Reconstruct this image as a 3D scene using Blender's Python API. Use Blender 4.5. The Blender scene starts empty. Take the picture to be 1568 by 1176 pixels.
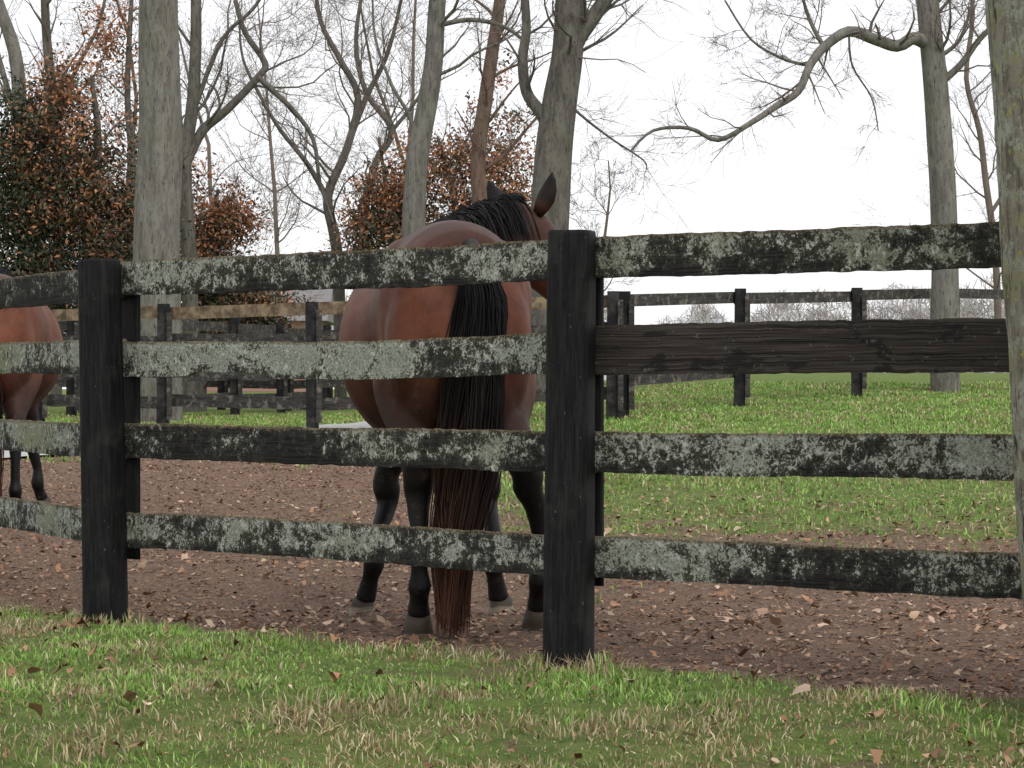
import bpy, math, random
import numpy as np
from mathutils import Vector, Matrix

rng = random.Random(7)
nr = np.random.RandomState(11)
FPX = 3730.0; CAMZ = 0.9; HZ = 600.0
def P(px, py, d):
    return Vector(((px-784)/FPX*d, d, CAMZ+(HZ-py)/FPX*d))

# ------------------------------------------------------------------ scene
scn = bpy.context.scene
scn.view_settings.view_transform = 'Standard'
scn.view_settings.look = 'None'
scn.view_settings.exposure = 0
cam = bpy.data.cameras.new("camera"); camo = bpy.data.objects.new("camera", cam)
scn.collection.objects.link(camo)
cam.sensor_width = 36; cam.lens = FPX/1568*36; cam.clip_end = 3000; cam.clip_start = 0.1
camo.location = (0, 0, CAMZ)
camo.rotation_euler = (math.radians(90)+math.atan(12/FPX), 0, 0)
scn.camera = camo

# ------------------------------------------------------------------ helpers
def sstep(a, b, x):
    t = np.clip((np.asarray(x, float)-a)/(b-a), 0, 1)
    return t*t*(3-2*t)
LAT = nr.rand(256, 256)
def vn(x, y, s=1.0, o=0.0):
    x = np.asarray(x, float)*s+o+100; y = np.asarray(y, float)*s+o*1.7+100
    xi = np.floor(x).astype(int); yi = np.floor(y).astype(int)
    fx = x-xi; fy = y-yi; fx = fx*fx*(3-2*fx); fy = fy*fy*(3-2*fy)
    a = LAT[xi % 256, yi % 256]; b = LAT[(xi+1) % 256, yi % 256]
    c = LAT[xi % 256, (yi+1) % 256]; d = LAT[(xi+1) % 256, (yi+1) % 256]
    return (a*(1-fx)+b*fx)*(1-fy)+(c*(1-fx)+d*fx)*fy
def fbm(x, y, s=1.0, o=0.0):
    return .5*vn(x, y, s, o)+.3*vn(x, y, s*2.1, o+9)+.2*vn(x, y, s*4.3, o+23)

def gz(x, y):
    x = np.asarray(x, float); y = np.asarray(y, float)
    near = -0.085*np.clip(7.1-y, 0, 9)
    dip = -0.05*np.exp(-((y-10.8)/1.1)**2)
    zr = np.interp(y, [12, 14, 20, 27, 35, 45, 60, 100, 300], [0, .05, .3, .6, 1.0, 1.26, 1.3, 1.3, 1.3])
    zl = np.interp(y, [12, 16, 28, 60, 100, 300], [0, .1, .5, .75, 1.0, 1.1])
    k = sstep(-.08, .04, x/np.maximum(y, 4))
    return near+dip+zr*k+zl*(1-k)+(fbm(x, y, .9, 3)-.5)*.04*sstep(3, 6, y)+(vn(x, y, 5, 31)-.5)*.018

FX = [-9, -4.2, -2.87, -1.625, .187, 2.26, 4.3, 9]
FY = [21.5, 13.95, 11.82, 9.72, 8.1, 6.82, 5.6, 2.8]
def gmask(x, y):
    fy = np.interp(x, FX, FY)
    n = fbm(x, y, 2.2, 5); n2 = fbm(x, y, .8, 15); n3 = vn(x, y, 6, 44)
    fore = sstep(.14, -.14, y-fy+(n-.5)*.6+.03)*(1-.55*sstep(.60,.70,fbm(x,y,3.1,61)))
    back = sstep(10.8, 18.0, y+(n-.5)*6+(n3-.5)*3)*sstep(-.05, .02, x/np.maximum(y, 4)+(n2-.5)*.05)*(1-.35*sstep(.57,.68,fbm(x,y,1.9,71))*sstep(26,16,y))
    mid = .6*sstep(12, 13, y)*sstep(17, 15, y)*sstep(.06, .02, np.abs(x/np.maximum(y,4)+.05))*sstep(.48,.6,n)
    left = sstep(21, 24, y+(n-.5)*4)
    return np.maximum.reduce([fore, back, left, mid])

class MB:
    def __init__(s): s.v=[]; s.f=[]; s.c=[]; s.u=[]; s.m=[]
    def tube(s, pts, rad, sides=6, col=(1,1,1), mi=0, cap=True, side=None, us=0.0, rfn=None):
        n=len(pts); base=len(s.v)
        prev=None; L=0
        for i in range(n):
            p=pts[i]
            t=(pts[min(i+1,n-1)]-pts[max(i-1,0)])
            if t.length<1e-9: t=Vector((0,0,1))
            t.normalize()
            if prev is None:
                a=side if side is not None else (Vector((1,0,0)) if abs(t.x)<.8 else Vector((0,1,0)))
            else: a=prev
            a=a-t*a.dot(t)
            if a.length<1e-6: a=t.orthogonal()
            a.normalize(); b=t.cross(a); prev=side if side is not None else a
            r=rad[i]
            ra,rb=(r if isinstance(r,(tuple,list)) else (r,r))
            if i: L+=(pts[i]-pts[i-1]).length
            cc=col[i] if isinstance(col,list) else col
            for k in range(sides):
                an=2*math.pi*k/sides
                f=rfn(i,an,L) if rfn else 1.0
                q=p+a*(math.cos(an)*ra*f)+b*(math.sin(an)*rb*f)
                s.v.append((q.x,q.y,q.z)); s.c.append(cc); s.u.append((math.cos(an)*ra+us, math.sin(an)*rb, L+us))
        for i in range(n-1):
            for k in range(sides):
                k2=(k+1)%sides
                s.f.append((base+i*sides+k, base+i*sides+k2, base+(i+1)*sides+k2, base+(i+1)*sides+k)); s.m.append(mi)
        if cap:
            s.f.append(tuple(base+k for k in reversed(range(sides)))); s.m.append(mi)
            s.f.append(tuple(base+(n-1)*sides+k for k in range(sides))); s.m.append(mi)
    def ell(s, c, r, nu=20, nv=12, mi=0, col=(1,1,1)):
        pts=[]; rad=[]
        for i in range(nv+1):
            a=math.pi*i/nv
            pts.append(Vector(c)+Vector((0,0,-math.cos(a)*r[2]))); w=max(math.sin(a),.02)
            rad.append((r[0]*w, r[1]*w))
        s.tube(pts, rad, nu, col, mi, True, side=Vector((1,0,0)))
    def box(s, c, ax, ay, az, col=(1,1,1), mi=0, us=0.0):
        base=len(s.v)
        for sx,sy,sz in [(-1,-1,-1),(1,-1,-1),(1,1,-1),(-1,1,-1),(-1,-1,1),(1,-1,1),(1,1,1),(-1,1,1)]:
            q=c+ax*sx+ay*sy+az*sz; s.v.append(tuple(q)); s.c.append(col)
            s.u.append((sx*ax.length+us, sz*az.length, sy*ay.length+us))
        for f in [(0,3,2,1),(4,5,6,7),(0,1,5,4),(1,2,6,5),(2,3,7,6),(3,0,4,7)]:
            s.f.append(tuple(base+i for i in f)); s.m.append(mi)
    def obj(s, name, mats, parent=None, smooth=True, mw=None):
        me=bpy.data.meshes.new(name); me.from_pydata(s.v,[],s.f); 
        for m in mats: me.materials.append(m)
        me.polygons.foreach_set('material_index', s.m)
        me.polygons.foreach_set('use_smooth',[smooth]*len(s.f))
        a=me.attributes.new('col','FLOAT_COLOR','POINT')
        cc=np.ones((len(s.v),4),np.float32); cc[:,:3]=np.array(s.c,np.float32).reshape(-1,3); a.data.foreach_set('color',cc.ravel())
        a=me.attributes.new('uvw','FLOAT_VECTOR','POINT'); a.data.foreach_set('vector',np.array(s.u,np.float32).ravel())
        me.update()
        o=bpy.data.objects.new(name,me); scn.collection.objects.link(o)
        if parent: o.parent=parent
        return o

def mesh_np(name, V, F, C, mat, parent=None, extra=None):
    me=bpy.data.meshes.new(name)
    nv,nf,k=len(V),len(F),F.shape[1]
    me.vertices.add(nv); me.vertices.foreach_set('co',V.astype(np.float32).ravel())
    me.loops.add(nf*k); me.loops.foreach_set('vertex_index',F.astype(np.int32).ravel())
    me.polygons.add(nf); me.polygons.foreach_set('loop_start',np.arange(0,nf*k,k,dtype=np.int32))
    me.polygons.foreach_set('loop_total',np.full(nf,k,dtype=np.int32))
    me.update(calc_edges=True)
    if C is not None:
        a=me.attributes.new('col','FLOAT_COLOR','POINT'); cc=np.ones((nv,4),np.float32); cc[:,:3]=C; a.data.foreach_set('color',cc.ravel())
    if extra is not None:
        a=me.attributes.new('grass','FLOAT','POINT'); a.data.foreach_set('value',extra.astype(np.float32))
    me.materials.append(mat); me.validate()
    o=bpy.data.objects.new(name,me); scn.collection.objects.link(o)
    if parent: o.parent=parent
    return o

# ------------------------------------------------------------------ node helpers
class NT:
    def __init__(s,name):
        s.mat=bpy.data.materials.new(name); s.mat.use_nodes=True; s.t=s.mat.node_tree; s.t.nodes.clear()
        s.out=s.n('ShaderNodeOutputMaterial'); s.b=s.n('ShaderNodeBsdfPrincipled')
        s.l(s.b.outputs[0],s.out.inputs[0])
        s.b.inputs['Roughness'].default_value=.8
        s.b.inputs['Specular IOR Level'].default_value=.2
    def n(s,t,**k):
        x=s.t.nodes.new(t)
        for a,v in k.items(): setattr(x,a,v)
        return x
    def l(s,a,b): s.t.links.new(a,b)
    def attr(s,name,what='Vector'):
        return s.n('ShaderNodeAttribute',attribute_name=name).outputs[what]
    def obj(s): return s.n('ShaderNodeTexCoord').outputs['Object']
    def mapp(s,v,sc=(1,1,1),loc=(0,0,0)):
        m=s.n('ShaderNodeMapping'); s.l(v,m.inputs[0]); m.inputs['Scale'].default_value=sc; m.inputs['Location'].default_value=loc
        return m.outputs[0]
    def noise(s,v,sc,det=5,ro=.6,dist=0):
        n=s.n('ShaderNodeTexNoise'); s.l(v,n.inputs['Vector']); n.inputs['Scale'].default_value=sc
        n.inputs['Detail'].default_value=det; n.inputs['Roughness'].default_value=ro; n.inputs['Distortion'].default_value=dist
        return n.outputs['Fac']
    def ss(s,v,a,b,lo=0,hi=1):
        n=s.n('ShaderNodeMapRange',interpolation_type='SMOOTHSTEP'); s.l(v,n.inputs['Value'])
        n.inputs['From Min'].default_value=a; n.inputs['From Max'].default_value=b
        n.inputs['To Min'].default_value=lo; n.inputs['To Max'].default_value=hi
        return n.outputs[0]
    def math(s,op,a,b=None):
        n=s.n('ShaderNodeMath',operation=op)
        for i,x in enumerate((a,b)):
            if x is None: continue
            if isinstance(x,(int,float)): n.inputs[i].default_value=x
            else: s.l(x,n.inputs[i])
        return n.outputs[0]
    def mix(s,f,a,b,bt='MIX'):
        n=s.n('ShaderNodeMix',data_type='RGBA',blend_type=bt)
        for i,x in ((0,f),(6,a),(7,b)):
            if isinstance(x,(int,float)): n.inputs[i].default_value=x
            elif isinstance(x,tuple): n.inputs[i].default_value=(*x,1)
            else: s.l(x,n.inputs[i])
        return n.outputs[2]
    def col(s,c):
        if isinstance(c,tuple): s.b.inputs['Base Color'].default_value=(*c,1)
        else: s.l(c,s.b.inputs['Base Color'])
    def bump(s,h,st=.5,dist=.01):
        n=s.n('ShaderNodeBump'); s.l(h,n.inputs['Height']); n.inputs['Strength'].default_value=st; n.inputs['Distance'].default_value=dist
        s.l(n.outputs[0],s.b.inputs['Normal'])

def attr_mat(name, rough=.7, spec=.1):
    t=NT(name); t.col(t.attr('col','Color')); t.b.inputs['Roughness'].default_value=rough; t.b.inputs['Specular IOR Level'].default_value=spec
    return t.mat

# lichen rail -------------------------------------------------
def rail_mat(name, bare=False):
    t=NT(name); v=t.attr('uvw')
    grain=t.noise(t.mapp(v,(.5,20,10)),9,5,.6)
    h=t.attr('col','Color'); hs=t.n('ShaderNodeSeparateColor'); t.l(h,hs.inputs[0])   # R = height 0..1, G = lichen amount, B = greenness
    wood=t.mix(t.ss(grain,.35,.7),(.006,.006,.0065),(.030,.027,.026))
    if bare:
        g1=t.noise(t.mapp(v,(.35,26,10)),7,5,.65)
        wood=t.mix(t.ss(g1,.35,.68),(.012,.010,.009),(.068,.055,.047))
        blk=t.ss(t.noise(t.mapp(v,(3,7,5)),2.4,5),.53,.6); wood=t.mix(t.math('MULTIPLY',blk,.8),wood,(.010,.0095,.011))
        crack=t.ss(t.noise(t.mapp(v,(.25,22,10)),6,2),.36,.33); wood=t.mix(crack,wood,(.003,.003,.003))
        pale=t.ss(t.noise(v,45,3,.7),.64,.68); wood=t.mix(t.math('MULTIPLY',pale,.5),wood,(.16,.16,.14))
        t.col(wood); t.bump(g1,.6,.004); return t.mat
    n0=t.noise(t.mapp(v,(1,.6,1)),2.4,3,.5)
    n1=t.noise(t.mapp(v,(1,1.2,1)),11,4,.6,.5)
    n2=t.noise(t.mapp(v,(1,.8,1)),42,5,.8,.6)
    n4=t.noise(v,130,3,.8)
    s=t.math('ADD',t.math('MULTIPLY',n1,.55),t.math('MULTIPLY',n2,.65))
    s=t.math('ADD',s,t.math('MULTIPLY',n0,.50))
    s=t.math('ADD',s,t.math('MULTIPLY',n4,.45))
    s=t.math('ADD',s,t.math('MULTIPLY',hs.outputs['Green'],.20))
    s=t.math('ADD',s,t.math('MULTIPLY',t.ss(hs.outputs['Red'],-.05,.4),.10))
    m=t.ss(s,1.278,1.303)
    lc=t.mix(t.ss(n4,.42,.58),(.15,.158,.13),(.33,.34,.305))
    lc=t.mix(t.math('MULTIPLY',hs.outputs['Blue'],t.ss(n0,.42,.6)),lc,(.17,.18,.11))
    lc=t.mix(t.ss(n2,.56,.62),lc,(.46,.47,.43))
    film=t.ss(s,1.13,1.26); base=t.mix(t.math('MULTIPLY',film,.65),wood,(.07,.068,.052))
    c=t.mix(m,base,lc)
    top=t.ss(t.math('ADD',hs.outputs['Red'],t.math('MULTIPLY',n2,.25)),1.02,1.11)
    c=t.mix(t.math('MULTIPLY',top,.85),c,t.mix(t.ss(n4,.42,.58),(.035,.027,.017),(.19,.15,.09)))
    t.col(c); t.bump(t.math('ADD',m,t.math('MULTIPLY',grain,.3)),.5,.003)
    t.b.inputs['Roughness'].default_value=.9
    return t.mat
M_rail=rail_mat('lichen_board'); M_bare=rail_mat('bare_board',bare=True)

t=NT('black_post_paint'); v=t.attr('uvw')
g=t.noise(t.mapp(v,(14,14,1.0)),7,5,.65)
c=t.mix(t.ss(g,.35,.75),(.003,.003,.004),(.018,.017,.018))
fl=t.ss(t.noise(t.mapp(v,(3,3,1)),40,3,.7),.70,.73); c=t.mix(fl,c,(.13,.14,.13))
crk=t.ss(t.noise(t.mapp(v,(26,26,.5)),6,2),.36,.34); c=t.mix(crk,c,(.0015,.0015,.0015))
low=t.ss(t.noise(t.mapp(v,(3,3,3)),3,4),.5,.75); c=t.mix(t.math('MULTIPLY',low,.25),c,(.05,.053,.046))
t.col(c); t.bump(g,.6,.005); t.b.inputs['Roughness'].default_value=.7; M_post=t.mat

t=NT('weathered_board'); v=t.attr('uvw')
g=t.noise(t.mapp(v,(1,8,8)),6,5,.7); n=t.noise(v,9,5,.7)
c=t.mix(t.ss(g,.3,.7),(.022,.02,.02),(.075,.067,.062)); c=t.mix(t.math('MULTIPLY',t.ss(n,.52,.62),.7),c,(.19,.175,.15))
t.col(c); M_far=t.mat
t=NT('dark_far_post'); v=t.attr('uvw'); g=t.noise(v,8,5,.7); t.col(t.mix(t.ss(g,.4,.7),(.012,.012,.014),(.055,.05,.048))); M_fpost=t.mat
t=NT('sunlit_brown_board'); v=t.attr('uvw'); g=t.noise(v,7,5,.7); t.col(t.mix(t.ss(g,.35,.65),(.08,.056,.038),(.27,.20,.13))); M_sunlit=t.mat  # brown board for a top rail, sunlight painted into its lighter colour

def bark_mat(name, a, b, lich, sc=6, cov=.5, bd=.03):
    t=NT(name); v=t.obj()
    n=t.noise(t.mapp(v,(1,1,.2)),sc*2.4,6,.7,.5); n2=t.noise(t.mapp(v,(1,1,.6)),sc*.8,5,.75); n3=t.noise(v,sc*.3,3)
    f=t.noise(t.mapp(v,(1,1,.2)),sc*7,4,.7)
    c=t.mix(t.ss(n,.35,.65),a,b)
    c=t.mix(t.math('MULTIPLY',t.ss(n2,cov,cov+.12),.6),c,lich)
    c=t.mix(t.math('MULTIPLY',t.ss(n3,.50,.66),.22),c,(.15,.14,.08))
    c=t.mix(t.math('MULTIPLY',t.ss(f,.44,.36),.8),c,tuple(x*.45 for x in a))
    t.col(c); t.bump(t.math('ADD',n,t.math('MULTIPLY',f,.6)),.6,bd); t.b.inputs['Roughness'].default_value=.95
    return t.mat
M_bark=bark_mat('grey_bark',(.12,.112,.10),(.215,.205,.185),(.24,.235,.20))
M_bark2=bark_mat('dark_bark',(.085,.078,.07),(.155,.143,.128),(.18,.175,.15))
M_barkr=bark_mat('reddish_bark',(.12,.07,.055),(.20,.135,.11),(.21,.175,.15))
t=NT('twig_bark'); t.col(t.mix(t.noise(t.obj(),4,2),(.13,.10,.085),(.22,.18,.16))); t.b.inputs['Specular IOR Level'].default_value=.05; M_twig=t.mat
t=NT('lichened_trunk_bark'); v=t.obj()
rid=t.noise(t.mapp(v,(1,1,.22)),18,7,.7,.8); fine=t.noise(t.mapp(v,(1,1,.4)),60,5,.8)
fis=t.noise(t.mapp(v,(1,1,.16)),34,4,.6,.5)
c=t.mix(t.ss(rid,.35,.62),(.13,.11,.085),(.30,.275,.23))
c=t.mix(t.ss(t.noise(v,14,6,.75),.49,.56),c,(.37,.38,.32))
c=t.mix(t.math('MULTIPLY',t.ss(t.noise(v,7,5,.75),.52,.6),.7),c,(.22,.20,.09))
c=t.mix(t.ss(t.noise(v,20,4,.75),.61,.65),c,(.42,.36,.09))
c=t.mix(t.ss(fis,.42,.34),c,(.06,.05,.036)); c=t.mix(t.ss(fine,.42,.34),c,(.075,.062,.048))
t.col(c); t.bump(t.math('ADD',t.math('ADD',rid,t.math('MULTIPLY',fine,.6)),fis),.9,.02); t.b.inputs['Roughness'].default_value=.95; M_trunk=t.mat

M_grass=attr_mat('grass_blades',.6,.15); M_leaf=attr_mat('fallen_leaves',.8); M_fol=attr_mat('foliage',.6,.2)

# ground
t=NT('ground'); v=t.obj(); g=t.attr('grass','Fac')
n1=t.noise(v,2.2,5,.7); n2=t.noise(v,34,6,.8); n3=t.noise(v,110,3,.8); n5=t.noise(v,9,5,.7)
dirt=t.mix(t.ss(n2,.34,.66),(.125,.075,.051),(.31,.205,.145))
dirt=t.mix(t.math('MULTIPLY',t.ss(n3,.54,.64),.75),dirt,(.44,.32,.24))
dirt=t.mix(t.math('MULTIPLY',t.ss(n3,.44,.35),.8),dirt,(.055,.033,.023))
dirt=t.mix(t.math('MULTIPLY',t.ss(n5,.52,.70),.35),dirt,(.11,.065,.043))
dirt=t.mix(t.math('MULTIPLY',t.ss(n1,.5,.66),.35),dirt,(.27,.175,.12))
gr=t.mix(t.ss(n5,.35,.65),(.10,.165,.03),(.19,.26,.06))
gr=t.mix(t.math('MULTIPLY',t.ss(n2,.5,.64),.65),gr,(.27,.23,.12))
gr=t.mix(t.math('MULTIPLY',t.ss(n3,.44,.36),.6),gr,(.05,.06,.02))
gy=t.math('ADD',g,t.math('MULTIPLY',t.math('SUBTRACT',n2,.5),1.3))
t.col(t.mix(t.ss(gy,.3,.7),dirt,gr)); t.bump(t.math('ADD',n2,t.math('MULTIPLY',n3,.6)),1,.025); t.b.inputs['Roughness'].default_value=.95
M_ground=t.mat

# ------------------------------------------------------------------ ground
def steps(*segs):
    o=[]
    for a,b,s in segs: o+=list(np.arange(a,b,s))
    return np.array(o)
xs=steps((-900,-100,100),(-100,-20,8),(-20,-6,.7),(-6,6,.08),(6,20,.7),(20,100,8),(100,1000,100))
ys=steps((-60,-4,8),(-4,4.5,.8),(4.5,14,.08),(14,40,.25),(40,100,4),(100,1500,70))
X,Y=np.meshgrid(xs,ys); Z=gz(X,Y); V=np.stack([X.ravel(),Y.ravel(),Z.ravel()],1)
nx,ny=len(xs),len(ys); i=np.arange(nx-1)[None,:]+nx*np.arange(ny-1)[:,None]; i=i.ravel()
F=np.stack([i,i+1,i+1+nx,i+nx],1)
go=mesh_np('ground',V,F,None,M_ground,extra=gmask(V[:,0],V[:,1]))
go.data.polygons.foreach_set('use_smooth',[True]*len(F))

# driveway (left, beyond the paddock)
t=NT('gravel_drive'); n=t.noise(t.obj(),30,5,.7); t.col(t.mix(n,(.28,.28,.28),(.5,.5,.49))); M_drive=t.mat
mb=MB(); cp=[(-16,17.5),(-8,20),(-5,22),(-2.6,25.5),(-1.2,29),(0,34),(2,42)]
pts=[]
for a,b in zip(cp[:-1],cp[1:]):
    for k in range(12): pts.append((a[0]+(b[0]-a[0])*k/12,a[1]+(b[1]-a[1])*k/12))
for k,(x,y) in enumerate(pts):
    a=pts[max(k-1,0)]; b=pts[min(k+1,len(pts)-1)]; d=Vector((b[0]-a[0],b[1]-a[1])).normalized()
    for w in (-.6,-.2,.2,.6):
        px,py=x-d.y*w,y+d.x*w; mb.v.append((px,py,float(gz(px,py))+.025)); mb.c.append((1,1,1)); mb.u.append((0,0,0))
for k in range(len(pts)-1):
    for j in range(3):
        q=k*4+j; mb.f.append((q,q+1,q+5,q+4)); mb.m.append(0)
mb.obj('driveway',[M_drive])

# ------------------------------------------------------------------ grass blades
def blades(name,x,y,h,w,colA,rs,flat=1.3):
    n=len(x); z=gz(x,y)-.004
    a=rs.rand(n)*2*math.pi; la=rs.rand(n)*2*math.pi; lean=(rs.rand(n)**flat)*1.05
    dx,dy=np.cos(a)*w/2,np.sin(a)*w/2; lx,ly=np.cos(la)*lean*h,np.sin(la)*lean*h
    hz=h*np.sqrt(np.clip(1-lean**2*.85,.06,1))
    V=np.empty((n,5,3))
    V[:,0]=np.stack([x-dx,y-dy,z],1); V[:,1]=np.stack([x+dx,y+dy,z],1)
    V[:,2]=np.stack([x-dx*.8+lx*.35,y-dy*.8+ly*.35,z+hz*.6],1); V[:,3]=np.stack([x+dx*.8+lx*.35,y+dy*.8+ly*.35,z+hz*.6],1)
    V[:,4]=np.stack([x+lx,y+ly,z+hz],1)
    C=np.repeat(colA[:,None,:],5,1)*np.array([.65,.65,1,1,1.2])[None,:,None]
    b=np.arange(n)[:,None]*5
    F=np.concatenate([b+np.array([[0,1,3]]),b+np.array([[0,3,2]]),b+np.array([[2,3,4]])],0)
    return mesh_np(name,V.reshape(-1,3),F,C.reshape(-1,3),M_grass)
def gcol(x,y,rs,straw=.3):
    n=len(x); G=np.array([[.19,.34,.06],[.26,.41,.10],[.14,.27,.05],[.32,.43,.15]]); S=np.array([[.46,.38,.22],[.34,.25,.14],[.50,.44,.29],[.26,.17,.10]])
    c=G[rs.randint(0,4,n)]; s=S[rs.randint(0,4,n)]
    f=fbm(x,y,1.6,77); f2=vn(x,y,5.5,12)
    k=(rs.rand(n)<straw*(2.0*sstep(.38,.70,f*.7+f2*.3)+.2))[:,None]
    return np.where(k,s,c)*(.65+.7*rs.rand(n))[:,None]*(.85+.3*vn(x,y,2.6,90))[:,None]
rs=np.random.RandomState(3)
def scat(n,x0,x1,y0,y1):
    x=rs.uniform(x0,x1,n); y=rs.uniform(y0,y1,n); return x,y
x,y=scat(250000,-3.6,3.6,5.2,11.5)
fy=np.interp(x,FX,FY); m=(y<fy+.35)&(rs.rand(len(x))<gmask(x,y)*(.2+1.1*fbm(x,y,3,8)))&(np.abs(x)<y*.3+.6)
x,y=x[m],y[m]; h=(.014+.036*rs.rand(len(x))**1.7)*(.4+1.2*vn(x,y,3.5,2)**1.2)
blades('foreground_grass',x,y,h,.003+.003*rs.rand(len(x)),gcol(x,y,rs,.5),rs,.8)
x,y=scat(300000,-7,9,10.2,36)
m=(rs.rand(len(x))<gmask(x,y)*(.25+.95*fbm(x,y,1.5,8)))&(np.abs(x)<y*.24+.8)&(y>np.interp(x,FX,FY)+.3)&~((x<-1)&(np.abs(y-np.interp(x,[c[0] for c in cp],[c[1] for c in cp]))<1.1))
x,y=x[m],y[m]; h=(.02+.035*rs.rand(len(x)))*(.4+1.1*vn(x,y,2,2))
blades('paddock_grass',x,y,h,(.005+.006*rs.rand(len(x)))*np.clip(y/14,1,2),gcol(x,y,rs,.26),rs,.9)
tx=[];ty=[]
for (a,b) in zip(FX[2:6],FY[2:6]):
    for k in range(200):
        r=.09+.09*rng.random(); an=rng.random()*6.28; tx.append(a+math.cos(an)*r); ty.append(b+math.sin(an)*r-.02)
tx=np.array(tx);ty=np.array(ty)
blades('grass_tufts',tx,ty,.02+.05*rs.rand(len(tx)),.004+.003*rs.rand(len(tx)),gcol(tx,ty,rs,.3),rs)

# ------------------------------------------------------------------ fallen leaves
def leaves(name,x,y,size,pal,rs,lift=.003,curl=1.0,parent=None):
    n=len(x); z=gz(x,y)+lift+rs.rand(n)*.008
    T=np.array([[0,-.5,0],[.17,-.25,.06],[.30,.02,.12],[.16,.3,.05],[0,.55,-.02],[-.17,.28,.06],[-.30,0,.13],[-.15,-.27,.06]])
    a=rs.rand(n)*6.283; ca,sa=np.cos(a),np.sin(a)
    Tn=np.repeat(T[None],n,0).copy(); Tn[:,:,0]*=(.4+.85*rs.rand(n))[:,None]; Tn[:,:,2]*=((rs.rand(n)*3-1.0)*curl)[:,None]
    Tn+=rs.randn(n,8,3)*np.array([.08,.08,.05*curl])
    tx=rs.randn(n)*.22*curl; Tn[:,:,2]+=Tn[:,:,1]*tx[:,None]+Tn[:,:,0]*(rs.randn(n)*.3*curl)[:,None]
    Tn[:,:,2]-=Tn[:,:,2].min(1)[:,None]
    Tn*=size[:,None,None]
    V=np.empty_like(Tn); V[:,:,0]=Tn[:,:,0]*ca[:,None]-Tn[:,:,1]*sa[:,None]+x[:,None]; V[:,:,1]=Tn[:,:,0]*sa[:,None]+Tn[:,:,1]*ca[:,None]+y[:,None]; V[:,:,2]=Tn[:,:,2]+z[:,None]
    C=pal[rs.randint(0,len(pal),n)]*(.65+.7*rs.rand(n))[:,None]; C=np.repeat(C[:,None],8,1)*(.8+.4*rs.rand(n,8,1))
    b=np.arange(n)[:,None]*8
    F=np.concatenate([b+np.array([q]) for q in ([0,1,7],[1,2,7],[2,6,7],[2,3,6],[3,5,6],[3,4,5])],0)
    return mesh_np(name,V.reshape(-1,3),F,C.reshape(-1,3),M_leaf)
PB=np.array([[.27,.165,.11],[.33,.215,.15],[.20,.12,.08],[.42,.30,.22],[.28,.15,.09],[.13,.078,.053],[.08,.048,.034],[.24,.145,.10]])
x=rs.uniform(-6,6,170000); y=7+16*rs.rand(170000)**1.25
d=y-np.interp(x,FX,FY)
m=(d>-.1)&(np.abs(x)<y*.24+.6)&(rs.rand(len(x))<(.15+1.0*fbm(x,y,2.3,50))*(1-.72*gmask(x,y)))&(y<22)
x,y=x[m],y[m]
leaves('leaf_litter',x,y,.010+.032*rs.rand(len(x))**1.8,PB,rs,.001,.8)
x=rs.uniform(-6,6,2600); y=7+10*rs.rand(2600)**1.2; m=(y-np.interp(x,FX,FY)>0)&(np.abs(x)<y*.24+.6); x,y=x[m],y[m]
leaves('loose_leaves',x,y,.03+.03*rs.rand(len(x)),np.array([[.30,.17,.10],[.38,.26,.18],[.2,.11,.07],[.42,.30,.22]]),rs,.004,1.2)
x=rs.uniform(-3,3,6500); y=rs.uniform(5.4,11,6500); m=(y<np.interp(x,FX,FY)+.1)&(np.abs(x)<y*.3)&(rs.rand(6500)<.06+.6*sstep(.46,.68,fbm(x,y,1.5,91))+.6*sstep(.3,1.4,x)*sstep(7.6,6.2,y))
x,y=x[m],y[m]; leaves('fallen_leaves',x,y,.012+.055*rs.rand(len(x))**3.0,np.array([[.36,.22,.14],[.5,.38,.28],[.25,.13,.08],[.3,.17,.1],[.16,.08,.05],[.22,.12,.08]]),rs,.008,1.6)

# ------------------------------------------------------------------ near fence
fence=bpy.data.objects.new('wooden_fence',None); scn.collection.objects.link(fence)
FP=[Vector((FX[k],FY[k],0)) for k in range(1,7)]
def seg_frame(a,b):
    u=(b-a).normalized(); n=Vector((-u.y,u.x,0))
    if n.y<0: n=-n
    return u,n
for k,p in enumerate(FP):
    a=FP[max(k-1,0)]; b=FP[min(k+1,len(FP)-1)]; u,n=seg_frame(a,b)
    mb=MB(); zt=1.435 if k!=2 else 1.428; pts=[];rad=[]
    zb=float(gz(p.x,p.y))-.15
    for z in list(np.linspace(zb,zt-.012,26))+[zt]:
        pts.append(Vector((p.x+(.012*(z/1.4) if k==3 else (-.018*(z-.2) if k==2 else 0)),p.y,z))); s=1-.06*(z/1.4)
        rad.append((.077*s,.07*s)) 
    rad[-1]=(.071,.064)
    dd=Vector((u.x*.55+.45*(1 if u.x>0 else -1),u.y*.55,0)).normalized()
    def rf(i,an,L,kk=k):
        c,s_=abs(math.cos(an)),abs(math.sin(an)); return (1/(c**5+s_**5)**(1/5.))*(1+.016*(vn(an*3,L*2.5,1,kk*7)-.5)*2)
    mb.tube(pts,rad,36,(1,1,1),0,True,side=dd,us=k*3.3,rfn=rf)
    mb.obj('post_%d'%(k+1),[M_post],fence)
    mb=MB(); w=.075 if k==2 else .062
    c=p+n*(.068+.03+.014); h0,h1=(.23,1.40) if k==2 else (.25,1.405)
    pts=[];rad=[]
    for z in np.linspace(h0,h1,20): pts.append(Vector((c.x,c.y,z))); rad.append((w,.012))
    def rf2(i,an,L): 
        c_,s_=abs(math.cos(an)),abs(math.sin(an)); return 1/(c_**8+s_**8)**(1/8.)
    mb.tube(pts,rad,24,(1,1,1),0,True,side=u,us=k*1.7+11,rfn=rf2)
    mb.obj('batten_%d'%(k+1),[M_post],fence)
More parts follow.
